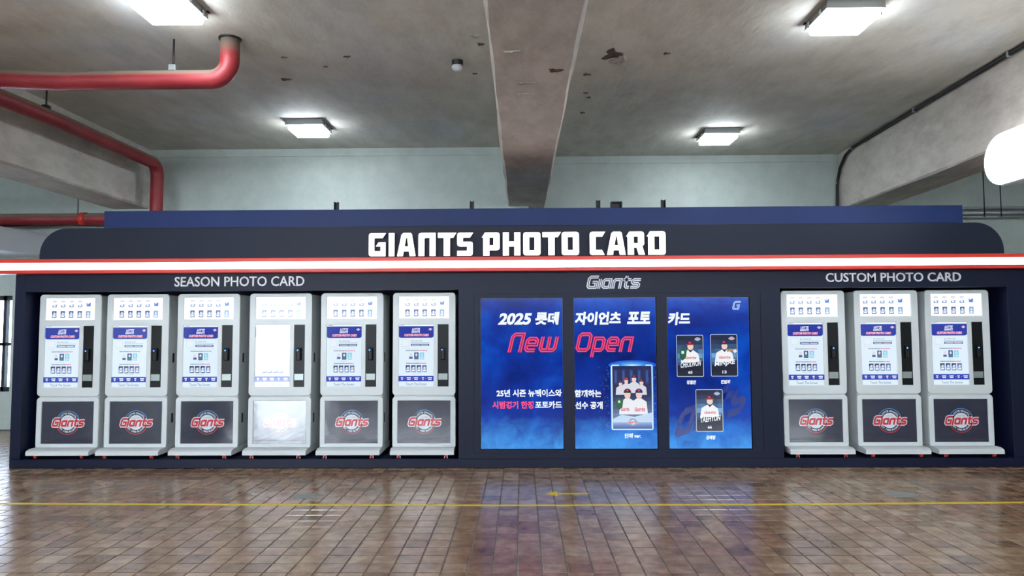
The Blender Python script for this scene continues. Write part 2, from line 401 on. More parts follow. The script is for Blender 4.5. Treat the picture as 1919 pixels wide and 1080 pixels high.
# spalled plaster and rust on ceiling and beam
M['spall'] = plaster('spalled_concrete', (120, 108, 96), (92, 82, 74), (70, 62, 56), 0, 1.0)
m = M['rust'] = mat('rust_stain', (120, 66, 24), .9); n = noise(m, 9, 5, .7, pos(m)); r = ramp(m, n.outputs[0], [(.35, (54, 38, 26)), (.6, (112, 74, 38))]); lk(m, r.outputs[0], P(m).inputs['Base Color'])
M['flake'] = plaster('flaking_paint', (196, 192, 186), (188, 184, 180), (180, 176, 170), 0, .8)
def ragged(r, seed, zdown=.01, asp=1.0):
    random.seed(seed); bm = bmesh.new(); n = 15; ph = random.uniform(0, 6)
    rim = [((r*(1+.35*math.sin(3*t+ph)+random.uniform(-.25, .25)))) for t in [2*math.pi*k/n for k in range(n)]]
    A = [bm.verts.new((rim[k]*math.cos(2*math.pi*k/n), asp*rim[k]*math.sin(2*math.pi*k/n), .002)) for k in range(n)]
    B = [bm.verts.new((.7*rim[k]*math.cos(2*math.pi*k/n)+random.uniform(-.1, .1)*r, asp*.7*rim[k]*math.sin(2*math.pi*k/n), -zdown*random.uniform(.4, 1))) for k in range(n)]
    c = bm.verts.new((0, 0, -zdown*.3))
    for k in range(n):
        j = (k+1) % n; bm.faces.new((A[k], A[j], B[j], B[k])); bm.faces.new((B[k], B[j], c))
    bmesh.ops.recalc_face_normals(bm, faces=bm.faces[:])
    for f in bm.faces:
        if f.normal.z > 0: f.normal_flip()
    return bm_mesh(bm)
for x, y, z, r, mm, s, a in ((.80, -.60, CZ, .085, 'spall', 1, 1.3), (.87, -.48, CZ-.002, .07, 'flake', 2, 1.8), (.62, -.15, CZ, .035, 'spall', 3, .7), (1.26, -.62, CZ, .03, 'spall', 4, .6),
        (.66, .35, CZ, .022, 'spall', 5, .8), (.70, .48, CZ, .026, 'spall', 6, .7), (.68, .98, CZ, .03, 'spall', 7, 1.0), (-2.22, -.10, CZ, .05, 'rust', 8, .45), (-2.22, -.10, CZ-.003, .02, 'spall', 9, .6),
        (-1.5, -.62, CZ, .03, 'spall', 10, .5), (-.42, -.2, CZ, .022, 'spall', 11, .6), (-.36, -1.0, CZ, .045, 'flake', 12, .8), (-.33, -.85, CZ, .03, 'spall', 13, .7), (-2.05, -.62, CZ, .03, 'spall', 14, .4), (-1.75, -.4, CZ, .02, 'spall', 15, .6),
        (.21, -2.28, BZ+.002, .05, 'rust', 16, .6), (.22, -2.28, BZ-.001, .022, 'spall', 17, .8), (.04, -2.07, BZ, .07, 'flake', 18, .3), (-.04, -2.57, BZ, .05, 'flake', 19, .2), (.04, -1.87, BZ, .05, 'flake', 20, .2)):
    link('spalled_patch', ragged(r, s, .012, a), mm, ceil, (x, y, z))
# walls
wb = struct(link('wall_back', boxes([(-5.6, 2.40, 0, .1, 3.1, CZ), (.1, 2.92, 0, XR, 3.1, CZ), (XL, 2.40, 1.74, -5.6, 3.1, CZ), (XL, 2.40, 0, -9.2, 3.1, 1.74), (-6.66, 2.40, 0, -5.6, 3.1, 1.74), (-9.2, 2.40, 0, -6.66, 3.1, .48)]), 'wall'))
struct(link('trim_1', boxes([(-4.88, 2.385, CZ-.10, -.17, 2.40, CZ)]), 'wall')); struct(link('trim_2', boxes([(.32, 2.905, CZ-.10, 4.33, 2.92, CZ)]), 'wall'))
struct(link('wall_left', box(XL-.2, YB-.2, -.15, XL, 3.1, CZ+.2), 'wall')); struct(link('wall_right', box(XR, YB-.2, -.15, XR+.2, 3.1, CZ+.2), 'wall'))
struct(link('wall_front', boxes([(XL, YB-.2, -.15, -8.9, YB, CZ), (-6.25, YB-.2, -.15, XR, YB, 2.5), (-8.35, YB-.2, 2.45, -6.25, YB, 2.5), (XL, YB-.2, 3.3, XR, YB, CZ+.2), (-8.9, YB-.2, -.15, -8.35, YB, 2.5)]), 'wall'))  # unseen wall behind the camera; its high strip opening is added for frontal daylight
win = struct(link('window_1', boxes([(-9.2, 2.5, .48, -9.14, 2.58, 1.74), (-6.72, 2.5, .48, -6.66, 2.58, 1.74), (-9.2, 2.5, 1.68, -6.66, 2.58, 1.74), (-9.2, 2.5, .48, -6.66, 2.58, .54)]), 'dark'))
for x in (-8.6, -8.0, -7.4, -6.83): link('window_bar', box(x-.02, 2.5, .48, x+.02, 2.56, 1.74), 'dark', win)
link('window_bar', box(-9.2, 2.5, 1.08, -6.66, 2.56, 1.12), 'dark', win)
m = M['glass'] = mat('window_glass', (235, 240, 255), .05); P(m).inputs['Transmission Weight'].default_value = 1; P(m).inputs['IOR'].default_value = 1.05
link('pane', box(-9.15, 2.535, .5, -6.7, 2.541, 1.72), 'glass', win)

# ================================================================== BOOTH
booth = thing('photo_card_booth', 'long navy photo card booth with two kiosk niches and glowing white light bar', 'booth')
BL, BR = -4.80, 4.72
# carcass
link('plinth', box(BL, 0, 0, BR, 1.1, .085, .004, 1), 'navy', booth)
link('side_panel', box(BL, 0, .085, -4.70, 1.1, 1.82, .003, 1), 'navy', booth)
link('side_panel', box(4.51, 0, .085, BR, 1.1, 1.82, .003, 1), 'navy', booth)
link('header', box(-4.70, 0, 1.655, 4.51, .10, 1.82), 'navy', booth)
link('roof', box(BL, .0, 1.82, BR, 1.1, 1.96), 'navy', booth)
link('niche_back', box(-4.70, .96, .085, -.59, 1.0, 1.82), 'navy', booth)
link('niche_back', box(2.41, .96, .085, 4.51, 1.0, 1.82), 'navy', booth)
DISP = ((-.386, .386), (.489, 1.256), (1.361, 2.125))
ct = link('centre_panel', plate([[(-.59, .085), (2.41, .085), (2.41, 1.655), (-.59, 1.655)], [(-.446, .135), (2.228, .135), (2.228, 1.614), (-.446, 1.614)]], .9), 'navy', booth)
link('display_backing', plate([[(-.446, .135), (2.228, .135), (2.228, 1.614), (-.446, 1.614)]] + [[(a-.004, .164), (b+.004, .164), (b+.004, 1.576), (a-.004, 1.576)] for a, b in DISP], .04), 'navy', booth, (0, .006, 0))
fas = link('fascia', plate([rrect(-4.563, 1.955, 4.482, 2.252, .25, 10, (0, 0, 1, 1))], .30, .004), 'fascia', booth, (0, -.02, 0))
link('rear_box', box(-4.16, .30, 1.96, 4.33, 1.05, 2.475, .004, 1), 'blue', booth)
bar = link('light_bar', boxes([(-5.05, -.10, 1.835, 5.0, 0, 1.935)]), 'red', booth)
link('rail', box(-5.05, -.12, 1.918, 5.0, 0, 1.953, .004, 1), 'red', bar); link('rail', box(-5.05, -.12, 1.818, 5.0, 0, 1.851, .004, 1), 'red', bar)
link('diffuser', box(-5.05, -.112, 1.852, 5.0, -.10, 1.917), 'bar', bar)
# big lit letters
for ch, cx in zip('GIANTSPHOTOCARD', (107, 222, 270, 393, 505, 616, 757, 878, 995, 1105, 1215, 1375, 1473, 1583, 1700)):
    ol, holes = BLOCK[ch]; s = .218; x = -1.424 + (cx-107)*.0016255
    me = plate([[(a*s, b*s) for a, b in lp] for lp in [ol]+holes], .04); me.materials.append(M['letter']); me.materials.append(M['fascia'])
    for q in me.polygons: q.material_index = 0 if abs(q.normal.y) > .5 else 1
    link('letter', me, None, fas, (x, -.05, 1.966))
# raised header lettering
def islands(V, Fc):
    par = list(range(len(V)))
    def fd(a):
        while par[a] != a: par[a] = par[par[a]]; a = par[a]
        return a
    key = {}
    for i, v in enumerate(V):
        k = (round(v[0], 4), round(v[1], 4), round(v[2], 4))
        if k in key: par[fd(i)] = fd(key[k])
        else: key[k] = i
    for f in Fc:
        for a in f[1:]: par[fd(a)] = fd(f[0])
    g = {}
    for f in Fc: g.setdefault(fd(f[0]), []).append(f)
    return list(g.values())
def raised(s, x0, z0, x1, z1, parent, mm, depth=.012, bold=.010):
    V, Fc = text_geo(s, bold, .02)
    a = min(v[0] for v in V); b = max(v[0] for v in V); c = min(v[1] for v in V); d = max(v[1] for v in V); e = max(v[2] for v in V)
    for g in islands(V, Fc):
        idx = sorted({i for f in g for i in f}); mp = {i: k for k, i in enumerate(idx)}
        me = bpy.data.meshes.new('letter')
        me.from_pydata([(x0+(V[i][0]-a)/(b-a)*(x1-x0), -(V[i][2]+e)/(2*e)*depth, z0+(V[i][1]-c)/(d-c)*(z1-z0)) for i in idx], [], [[mp[i] for i in f] for f in g])
        link('letter', me, mm, parent)
head = [o for o in booth.children if o.name.startswith('header')][0]
raised('SEASON PHOTO CARD', -3.274, 1.697, -2.043, 1.789, head, 'lettergrey')
raised('CUSTOM PHOTO CARD', 2.837, 1.707, 4.085, 1.791, head, 'lettergrey')
def stroke_letters(s, x0, z0, x1, h, parent, y):
    shear = .22; tot = sum(STROKE[c][1] for c in s); k = (x1-x0)/(tot+.1); x = 0
    for ch in s:
        for t, mm, dy, th in ((.22, 'lettergrey', 0, .008), (.05, 'navy', -.0085, .001)):
            bm = bmesh.new()
            for p in STROKE[ch][0]:
                for q in ribbon(p, t):
                    A = [bm.verts.new(((x + a + shear*b)*k, dy, b*h)) for a, b in q]; B = [bm.verts.new((v.co.x, dy-th, v.co.z)) for v in A]
                    bm.faces.new(A); bm.faces.new(B[::-1])
                    for i in range(4): bm.faces.new((A[i], B[i], B[(i+1) % 4], A[(i+1) % 4]))
            bmesh.ops.recalc_face_normals(bm, faces=bm.faces[:])
            o = link('letter' if t > .1 else 'inline', bm_mesh(bm), mm, parent, (x0, y, z0))
        x += STROKE[ch][1]
stroke_letters('Giants', .605, 1.656, 1.115, .122, head, 0)
# steel posts standing on the booth roof
for i, x in enumerate((-2.02, -.535, .84, 1.548)):
    o = link('steel_post', boxes([(-.022, 0, 0, -.016, .05, .2), (.016, 0, 0, .022, .05, .2), (-.022, .044, 0, .022, .05, .2)]), 'dark', None, (x, .95, 2.475))
    tag(o, 'short dark steel channel post standing on the booth roof', 'post', 'steel posts on the booth roof')
o = link('junction_box', boxes([(-.06, 0, 0, .06, .08, .012), (-.06, 0, .17, .06, .08, .182), (-.06, 0, 0, -.05, .08, .18), (.05, 0, 0, .06, .08, .18), (-.06, .07, 0, .06, .08, .18)]), 'dark', None, (1.04, .95, 2.475)); tag(o, 'small open dark metal box standing on the booth roof between steel posts', 'box')

# ================================================================== KIOSK
SK = .00516   # metres per photo unit on the kiosk face
def logo(p, cx, cy, s, ring=True):
    p.ring(cx, cy, 21*s, 22.2*s, (80, 140, 205), 180, 360); p.ring(cx, cy, 21*s, 22.2*s, (205, 50, 62), 0, 180)
    p.ell(cx, cy, 13.8*s, 13.8*s, (214, 220, 232))
    p.arctext('LOTTE GIANTS', cx, cy, 15.4*s, 3.4*s, 270, 118, (214, 220, 230)); p.arctext('EST. 1982 BUSAN', cx, cy, 15.4*s, 3.4*s, 90, 124, (214, 220, 230), True)
    p.text('LOTTE', cx-6.5*s, cy-9.6*s, cx+6.5*s, cy-7.0*s, (196, 110, 122), 0)
    p.word('Giants', cx-30*s, cy-8*s, cx+31*s, cy+7.5*s, (200, 44, 56), .24, .25, outline=((226, 228, 236), .17))
def kiosk_screen():
    p = Print(0, 0, 1); W, H = 66.0, 117.0
    p.rect(0, 0, W, H, (222, 238, 252)); p.rect(0, 0, W, 3.6, (236, 244, 250)); p.rect(3, 1.4, 11, 2.4, (150, 160, 175))
    p.poly([(0, 3.6), (W, 3.6), (W, 22), (64.5, 24.5), (62, 25.5), (4, 25.5), (1.5, 24.5), (0, 22)], (22, 46, 160))
    for s, y in (('LOTTE', 7), ('GIANTS', 12)): p.text(s, 25 - (y > 8)*1.5, y, 40.5, y+4.4, (240, 244, 255), .04, .25)
    p.text('CUSTOM PHOTO CARD', 10, 18, 57, 22.6, (250, 190, 205), .05, .2, outline=((214, 66, 96), .5))
    p.poly([(55.5, 9.5), (59.5, 7), (63.5, 9.5), (59.5, 12)], (236, 226, 240)); p.rect(56.5, 8.9, 62.5, 10.1, (214, 120, 140))
    p.rect(6, 29, 19.5, 42, (200, 212, 224)); p.rect(6.5, 29.5, 19, 41.5, (228, 238, 248))
    p.text('QR CODE SCAN', 23, 30, 44, 33, (110, 124, 146), 0); p.rect(23, 34.2, 59, 35, (170, 182, 200))
    p.rect(23, 37, 57.5, 41, (64, 86, 140), 1); p.rect(25, 38.4, 40, 39.8, (225, 232, 244)); p.rect(41.5, 38.4, 55.5, 39.8, (225, 232, 244)); p.rect(6, 45, 59, 45.3, (190, 204, 218))
    for y, (a, b, c) in ((48.5, (14, 40, 53)), (72.5, (14.5, 42, 52))):
        x = a
        while x < c: p.rect(x, y, x+2.2, y+1.8, (126, 138, 158) if x < b-4 else (216, 128, 148)); x += 2.9
    for x, c1, c2 in ((19, (226, 234, 244), (60, 96, 170)), (29.5, (40, 70, 150), (70, 130, 110)), (40, (130, 205, 232), (190, 226, 240))):
        p.rect(x, 53, x+8.2, 66, c1); p.rect(x+1, 61, x+7.4, 65, c2); p.ell(x+4.1, 57.5, 2.2, 2.8, (222, 214, 214) if x < 35 else c2)
    p.rect(27, 68.6, 39, 69.2, (180, 192, 208))
    for k in range(4):
        x = 13.5 + 10.4*k; p.rect(x, 77, x+8.4, 90, (30, 48, 98) if k < 3 else (84, 100, 156)); p.poly([(x, 82), (x+8.4, 79), (x+8.4, 87), (x, 90)], (120, 156, 208)); p.ell(x+4.2, 82, 2, 2.5, (232, 220, 216)); p.poly([(x+1, 88.5), (x+2, 85.2), (x+6.4, 85.2), (x+7.6, 88.5)], (240, 244, 250))
    p.rect(26, 92.6, 42, 93.2, (180, 192, 208))
    p.rect(0, 97, W, 107, (30, 62, 178))
    for x, wd in ((4.5, 4.5), (15.5, 8), (29, 8), (44, 4), (55, 8)): p.rect(x, 99.4, x+wd, 101.4, (226, 234, 250)); p.rect(x+1, 102.4, x+wd-.6, 104.4, (226, 234, 250))
    for x in (11.7, 26, 40.4, 51): p.poly([(x, 100.6), (x+1.4, 101.8), (x, 103)], (226, 84, 150))
    p.text('Touch The Screen', 14, 109.6, 53, 114.4, (84, 104, 134), 0)
    return p
def lightbox(fr, seed):
    p = Print(0, 0, 1); W, H = 94.0, 42.0; random.seed(seed); p.rect(0, 0, W, H, (250, 252, 255))
    for r in range(2):
        for k, fx in enumerate(fr):
            x = fx*W-4.2; y = (5.2, 24.6)[r]
            if r == 0:
                if k < 4: p.rect(x+.6, y, x+7.8, y+3, (196, 206, 226)); p.poly([(x, y+8.6), (x+3, y+8), (x+8.4, y+7), (x+8.4, y+12.4), (x, y+12.4)], (130, 150, 196)); p.ell(x+4.2, y+4.6, 2, 2.6, (238, 236, 238)); p.poly([(x+1.6, y+11), (x+3, y+8), (x+5.6, y+8), (x+6.8, y+11)], (244, 247, 252))
                else: p.poly([(x, y+4), (x+3, y+7), (x+8.4, y+3.5), (x+8, y+11), (x+1, y+11)], (84, 124, 200)); p.ell(x+3, y+5, 1.6, 2, (206, 220, 240))
            else:
                c = (70, 88, 140) if k < 4 else random.choice([(120, 170, 214), (92, 130, 190)])
                p.rect(x, y, x+8.4, y+12.8, c); p.poly([(x, y+6), (x+8.4, y+3.2), (x+8.4, y+9), (x, y+11)], (150, 176, 216)); p.ell(x+4.2, y+4.8, 1.9, 2.4, (224, 220, 224)); p.poly([(x+1, y+11.4), (x+2.4, y+7.8), (x+6, y+7.8), (x+7.4, y+11.4)], (226, 234, 246))
    return p
def size_print(p, W, H, w_, h_):  # scale to metres
    p.v = [(x/W*w_, y, z/H*h_) for x, y, z in p.v]; return p.build()
KW = .297
ME = {}
ME['screen'] = size_print(kiosk_screen(), 66, 117, .336, .594)
ME['box_a'] = size_print(lightbox((.173, .345, .515, .688, .858), 3), 94, 42, .484, .216)
ME['box_b'] = size_print(lightbox((.113, .277, .446, .615, .79), 4), 94, 42, .484, .216)
p = Print(0, 0, SK); p.rect(0, 0, 99, 79, (27, 33, 60)); logo(p, 49.5, 39.5, 1.0); ME['logo'] = p.build()
ux0 = -KW+.052
ME['upper'] = plate([rrect(-KW, .575, KW, 1.545, .03), rrect(ux0-.002, 1.298, ux0+.486, 1.518, .006), rrect(ux0-.002, .650, ux0+.34, 1.249, .004), rrect(-KW+.424, .650, -KW+.534, 1.249, .004)], .03, .004)
ME['lower'] = plate([rrect(-KW, .075, KW, .558, .03), rrect(-KW+.041, .116, KW-.041, .525, .003)], .03, .004)
ME['cab'] = box(-.29, .15, .088, .29, .50, 1.54, .012)
ME['base'] = prism([(0, .034), (0, .064), (.012, .076), (.05, .088), (.49, .088), (.49, .034)], 'x', -.297, .297)
ME['strip'] = box(0, 0, 0, .108, .012, .597); ME['reader'] = box(-.02, -.03, -.06, .02, .004, .06, .008); ME['led'] = box(-.006, -.034, .032, .006, -.029, .044, .002, 1); ME['slot'] = box(0, -.004, 0, .088, .004, .062, .002, 1); ME['readerslot'] = box(-.004, -.033, -.045, .004, -.029, .02)
ME['vent'] = box(0, -.016, -.045, .004, .016, .045, .001, 1)
ME['wheel'] = (lambda bm: (bmesh.ops.create_cone(bm, cap_ends=True, segments=18, radius1=.026, radius2=.026, depth=.022, matrix=Matrix.Rotation(math.pi/2, 4, 'Y')), bm_mesh(bm))[1])(bmesh.new())
ME['fork'] = boxes([(-.016, -.012, -.004, -.012, .012, .032), (.012, -.012, -.004, .016, .012, .032), (-.018, -.02, .030, .018, .02, .035)])
def make_kiosk(kind, label):
    t = thing('photo_card_kiosk', label, 'kiosk', group='photo card kiosks in the booth')
    link('cabinet', ME['cab'], 'shell', t); link('base', ME['base'], 'shell', t)
    link('upper_panel', ME['upper'], 'shell', t, (0, .13, 0)); link('lower_door', ME['lower'], 'shell', t, (0, .13, 0))
    link('card_lightbox', ME['box_a' if kind == 'a' else 'box_b'], 'lightbox', t, (ux0, .138, 1.516))
    link('touch_screen', ME['screen'], 'screen', t, (ux0, .140, 1.247))
    s = link('payment_panel', ME['strip'], 'black', t, (-KW+.425, .136, .651))
    r = link('card_reader', ME['reader'], 'black', s, (.052, 0, .315)); link('slot_plate', ME['slot'], 'silver', s, (.008, 0, .066))
    link('status_light', ME['led'], 'led', s, (.046, 0, .315)); link('reader_slot', ME['readerslot'], 'dark', s, (.052, 0, .315))
    link('logo_panel', ME['logo'], 'print', t, (-KW+.0435, .139, .5245))
    for z in (.93, .35): link('side_vent', ME['vent'], 'dark', t, (.289, .25, z))
    for x in (-.22, .22):
        for y in (.04, .43):
            f = link('caster', ME['fork'], 'chrome', t, (x, y, 0)); link('wheel', ME['wheel'], 'caster', f, (0, 0, .026))
    return t
for me in ME.values(): me.use_fake_user = False
ordn = ('first', 'second', 'third', 'fourth', 'fifth', 'sixth')
KX = (-4.352, -3.694, -3.008, -2.312, -1.624, -.932)
for i, x in enumerate(KX):
    lab = ('white photo card kiosk, %s from the booth end under the SEASON lettering' % ordn[i])
    if i == 3: lab = 'white photo card kiosk with daylight glare washing out its screen, fourth from booth end'
    if i == 5: lab = 'white photo card kiosk beside the blue displays under the SEASON lettering'
    k = make_kiosk('a', lab); k.location = (x, .0, .085)
for i, x in enumerate((2.768, 3.458, 4.125)):
    k = make_kiosk('b', ('white photo card kiosk next to the displays under the CUSTOM lettering', 'white photo card kiosk in the middle of the three under the CUSTOM lettering', 'white photo card kiosk at the booth end under the CUSTOM lettering')[i]); k.location = (x, .0, .085)

# ================================================================== DISPLAYS
SP = .772/158.0
def player(p, x0, y0, x1, y1, seed, helmet, glove, name, num):
    W, H = x1-x0, y1-y0
    p.rect(x0-.9, y0-.9, x1+.9, y1+.9, (206, 220, 236), 2.4); p.rect(x0, y0, x1, y1, (10, 20, 52), 2)
    def fn(u, v):
        k = max(0, 1-abs(v-.5)*2.6)*(0.5+.5*random.random()); return (int(12+100*k), int(26+150*k), int(60+170*k))
    random.seed(seed); p.grad(x0+.8, y0+.8, x1-.8, y1-.8, fn, 6, 9)
    cx = x0+W*.5; p.poly([(cx-W*.36, y0+H*.66), (cx-W*.30, y0+H*.44), (cx-W*.08, y0+H*.36), (cx+W*.12, y0+H*.36), (cx+W*.32, y0+H*.45), (cx+W*.38, y0+H*.66)], (238, 240, 244))
    p.poly([(cx-W*.07, y0+H*.36), (cx+W*.11, y0+H*.36), (cx+W*.02, y0+H*.42)], (26, 34, 66))
    p.ell(cx+W*.02, y0+H*.275, W*.115, H*.085, (236, 206, 190)); p.ell(cx+W*.02, y0+H*.21, W*.15, H*.075, (24, 34, 92) if helmet else (26, 30, 62), 180, 360)
    p.poly([(cx-W*.15, y0+H*.205), (cx+W*.17, y0+H*.205), (cx+W*.17, y0+H*.235), (cx-W*.15, y0+H*.235)], (150, 40, 56) if not helmet else (24, 34, 92)); p.ell(cx, y0+H*.175, W*.05, H*.025, (214, 50, 66))
    if glove: p.poly([(x0+W*.10, y0+H*.36), (x0+W*.26, y0+H*.31), (x0+W*.38, y0+H*.36), (x0+W*.34, y0+H*.55), (x0+W*.2, y0+H*.62), (x0+W*.1, y0+H*.55)], (24, 96, 64)); p.rect(x0+W*.17, y0+H*.38, x0+W*.27, y0+H*.45, (230, 236, 236))
    if helmet: p.poly([(cx+W*.10, y0+H*.38), (x1-W*.02, y0+H*.34), (x1-W*.02, y0+H*.37), (cx+W*.12, y0+H*.42)], (190, 140, 80)); p.ell(x1-W*.08, y0+H*.40, W*.07, H*.04, (232, 226, 226))
    p.word('Giants', cx-W*.2, y0+H*.52, cx+W*.24, y0+H*.58, (206, 70, 92), .2, .2)
    p.poly([(x0+.6, y0+H*.74), (x1-.6, y0+H*.62), (x1-.6, y1-.8), (x0+.6, y1-.8)], (10, 18, 46))
    p.text(name, x0+W*.12, y0+H*.66, x1-W*.08, y0+H*.80, (240, 244, 250), .025, .1, rise=H*.06); p.text(num, cx-W*.08, y0+H*.87, cx+W*.08, y0+H*.94, (236, 240, 248), .03)
    p.ell(x1-W*.2, y0+H*.09, W*.10, H*.045, (140, 180, 214)); p.rect(x1-W*.32, y0+H*.08, x1-W*.08, y0+H*.105, (226, 160, 176))
PINK = (250, 62, 118); WHT = (240, 248, 255)
def content(i, p):
    if i == 0:
        p.text('2025', 934, 588, 1001, 610.6, WHT, .045, .22, outline=((4, 20, 90), .8)); p.text('롯데', 1005, 586.5, 1053, 610.8, WHT, .05, .12, outline=((4, 20, 90), .8))
        p.word('New', 952, 625, 1051, 662.5, PINK, .19, .26, inline=((60, 10, 70), .04), shadow=(6, 20, 90))
        p.text('25년 시즌 뉴페이스와', 931, 732, 1056, 746, WHT, .035); p.text('시범경기 한정', 923, 754, 1002, 768, (255, 70, 120), .035); p.text('포토카드', 1005, 754, 1056, 768, WHT, .035)
    if i == 1:
        p.text('자이언츠', 1077, 585.5, 1169, 610.4, WHT, .05, .12, outline=((4, 20, 90), .8)); p.text('포토', 1179, 585.5, 1226, 609, WHT, .05, .12, outline=((4, 20, 90), .8))
        p.word('Open', 1077, 624, 1193, 661.5, PINK, .19, .26, inline=((60, 10, 70), .04), shadow=(6, 20, 90))
        p.text('함께하는', 1076.5, 732, 1127.5, 746, WHT, .035); p.text('선수 공개', 1077, 754, 1130, 768, WHT, .035)
        random.seed(5)
        for k in range(150):
            t = random.random(); x = 1142 - abs(random.gauss(0, 9)) if k % 3 else 1229 + random.uniform(-1, 3); y = 690 + 110*t
            if 1078 < x < 1233: s = random.uniform(.25, .6); p.rect(x, y, x+s*1.3, y+s*1.3, random.choice([(120, 200, 255), (200, 235, 255), (60, 140, 240)]))
        for k in range(10): s = 1-k/10; p.ell(1187, 686, 46*s, 9*s, tuple(int(a+(b-a)*(k/9)**1.3) for a, b in zip((16, 84, 206), (170, 244, 255))))
        for k in range(4): p.rect(1147-2.4+k*.6, 686-2.4+k*.6, 1225+2.4-k*.6, 805.6+2.4-k*.6, ((10, 90, 214), (24, 124, 236), (90, 190, 250), (215, 240, 255))[k], 3.4)
        for k in range(8): q = 1-k/8; p.ell(1187, 686.2, 26*q, 3.6*q, tuple(int(a+(b-a)*(k/7)) for a, b in zip((30, 140, 240), (225, 252, 255))))
        def fn(u, v): k = max(0, (v-.45)/.55); j = .06*random.random(); return tuple(int(a+(b-a)*min(1, k*.8+j)) for a, b in zip((14, 26, 78), (176, 208, 240)))
        p.grad(1148.6, 687.4, 1223.6, 804.4, fn, 10, 16)
        for k in range(5): p.rect(1152+15*k, 694, 1158+15*k, 722, (34, 52, 118)); p.rect(1153+15*k, 697, 1157+15*k, 718, (52, 78, 150))
        for cx, cy, s, cap in ((1164, 719, .62, (34, 26, 44)), (1175, 714, .66, (150, 40, 52)), (1190, 710, .78, (30, 30, 60)), (1204, 717, .68, (40, 28, 48)), (1177, 738, 1.1, (40, 24, 44)), (1199, 738, 1.1, (24, 40, 110))):
            p.poly([(cx-15*s, cy+36*s), (cx-13*s, cy+15*s), (cx-4*s, cy+9*s), (cx+4*s, cy+9*s), (cx+13*s, cy+15*s), (cx+15*s, cy+36*s)], (232, 234, 240) if s > 1 else (214, 216, 226))
            p.ell(cx, cy+3*s, 5.4*s, 7*s, (234, 204, 188)); p.ell(cx, cy-1.5*s, 6.4*s, 6*s, cap, 180, 360); p.rect(cx-6.6*s, cy-2*s, cx+6.6*s, cy-.2*s, tuple(int(c*.8) for c in cap)); p.ell(cx, cy-4.4*s, 1.8*s, 1.8*s, (214, 60, 76))
        p.poly([(1155, 750), (1161, 747), (1169, 750), (1167, 764), (1160, 770), (1155, 763)], (22, 92, 58)); p.rect(1159, 752, 1163, 756, (226, 232, 232))
        p.word('Giants', 1164, 765, 1180, 771, (206, 70, 92), .2, .2); p.word('Giants', 1190, 765, 1210, 772, (206, 70, 92), .2, .2)
        p.poly([(1149, 786), (1165, 778), (1190, 782), (1223, 774), (1223, 804), (1149, 804)], (190, 214, 240)); p.grad(1149, 792, 1223.4, 804.4, lambda u, v: tuple(int(a+(b-a)*v) for a, b in zip((150, 184, 226), (40, 70, 140))), 6, 5)
        p.ell(1186.5, 792, 8, 7, (120, 160, 200)); p.ell(1186.5, 792, 5, 4.4, (220, 226, 238)); p.word('Giants', 1177, 789.4, 1196, 794.6, (206, 60, 76), .22, .2, outline=((236, 236, 242), .16))
        p.text('단체 ver.', 1170, 812.5, 1203, 821.5, WHT, .04, .15)
    if i == 2:
        p.text('카드', 1251, 585, 1297, 609.5, WHT, .05, .12, outline=((4, 20, 90), .8))
        p.word('G', 1376, 564.5, 1393, 581, (190, 214, 246), .2, .25, inline=((10, 60, 170), .05))
        q, wd = stroke_word('Giants', .2, .5)
        V = []; Fc = []
        for a in q:
            pts = [(1205 + b[0]*46, 842 - b[1]*62 - b[0]*17) for b in a]
            if all(1250 < t[0] < 1409.5 and 560 < t[1] < 839 for t in pts): Fc.append(list(range(len(V), len(V)+4))); V += pts
        p.raw(V, Fc, (6, 40, 128))
        player(p, 1268.5, 629, 1318.5, 705.5, 1, False, True, 'CHEOLWON', '65'); player(p, 1334, 628, 1384, 705, 2, True, False, 'MINJAE', '13'); player(p, 1303.5, 731, 1353.5, 807.5, 3, False, False, 'TAEHYUN', '66')
        for s, x, y in (('정철원', 1285.5, 713), ('전민재', 1351, 712.5), ('김태현', 1320.5, 815.5)): p.text(s, x, y, x+18.5, y+7.5, WHT, .045, .12)
DL = ('portrait blue display reading 2025 and New beside the SEASON niche', 'portrait blue display reading Open with a glowing team card', 'portrait blue display with three framed player cards')
for i, (a, b) in enumerate(DISP):
    t = thing('display_screen', DL[i], 'display', (a, .03, .168), 'portrait displays in the booth'); W = b-a; H = 1.404
    link('casing', box(0, -.012, 0, W, .035, H), 'bezel', t)
    p = Print((900.5, 1076, 1250.5)[i], (560, 559, 557)[i], W/158.5, H/283.5); p.rect(p.x0+.8, p.y0+.8, p.x0+157.7, p.y0+282.7, (0, 40, 150)); content(i, p); p.v = [(x, y-.0140, z+H) for x, y, z in p.v]
    me = p.build('picture'); me.materials.append(M['screen']); me.materials.append(M['poster']); me.polygons[0].material_index = 1
    link('picture', me, None, t)

# ================================================================== LAMPS
def lamp_parts(t):
    link('housing', prism([(-.205, 0), (.205, 0), (.212, -.062), (-.212, -.062)], 'y', -.19, .19), 'housing', t)
    link('diffuser', (lambda me: me)(box(-.19, -.17, -.115, .19, .17, -.058, .022, 3)), 'lamp', t)
    for x in (-.215, .215):
        for y in (-.1, .1): link('clip', box(x-.008, y-.015, -.075, x+.008, y+.015, -.03, .003, 1), 'chrome', t)
    for x in (-.19, .19): link('mounting_lug', box(x-.03, .17, -.012, x+.03, .20, 0, .002, 1), 'dark', t)
LL = (((-2.44, 1.31), 'square ceiling lamp above the SEASON kiosks near the back wall'), ((2.40, 1.80), 'square ceiling lamp above the displays and CUSTOM kiosks near the back wall'), ((-2.52, -1.66), 'square ceiling lamp beside the red pipe bend'), ((2.42, -1.36), 'square ceiling lamp in the bay beside the lit hanging sign'))
for k, (xy, lab) in enumerate(LL):
    t = thing('ceiling_lamp', lab, 'lamp', (*xy, CZ), 'square ceiling lamps'); lamp_parts(t)
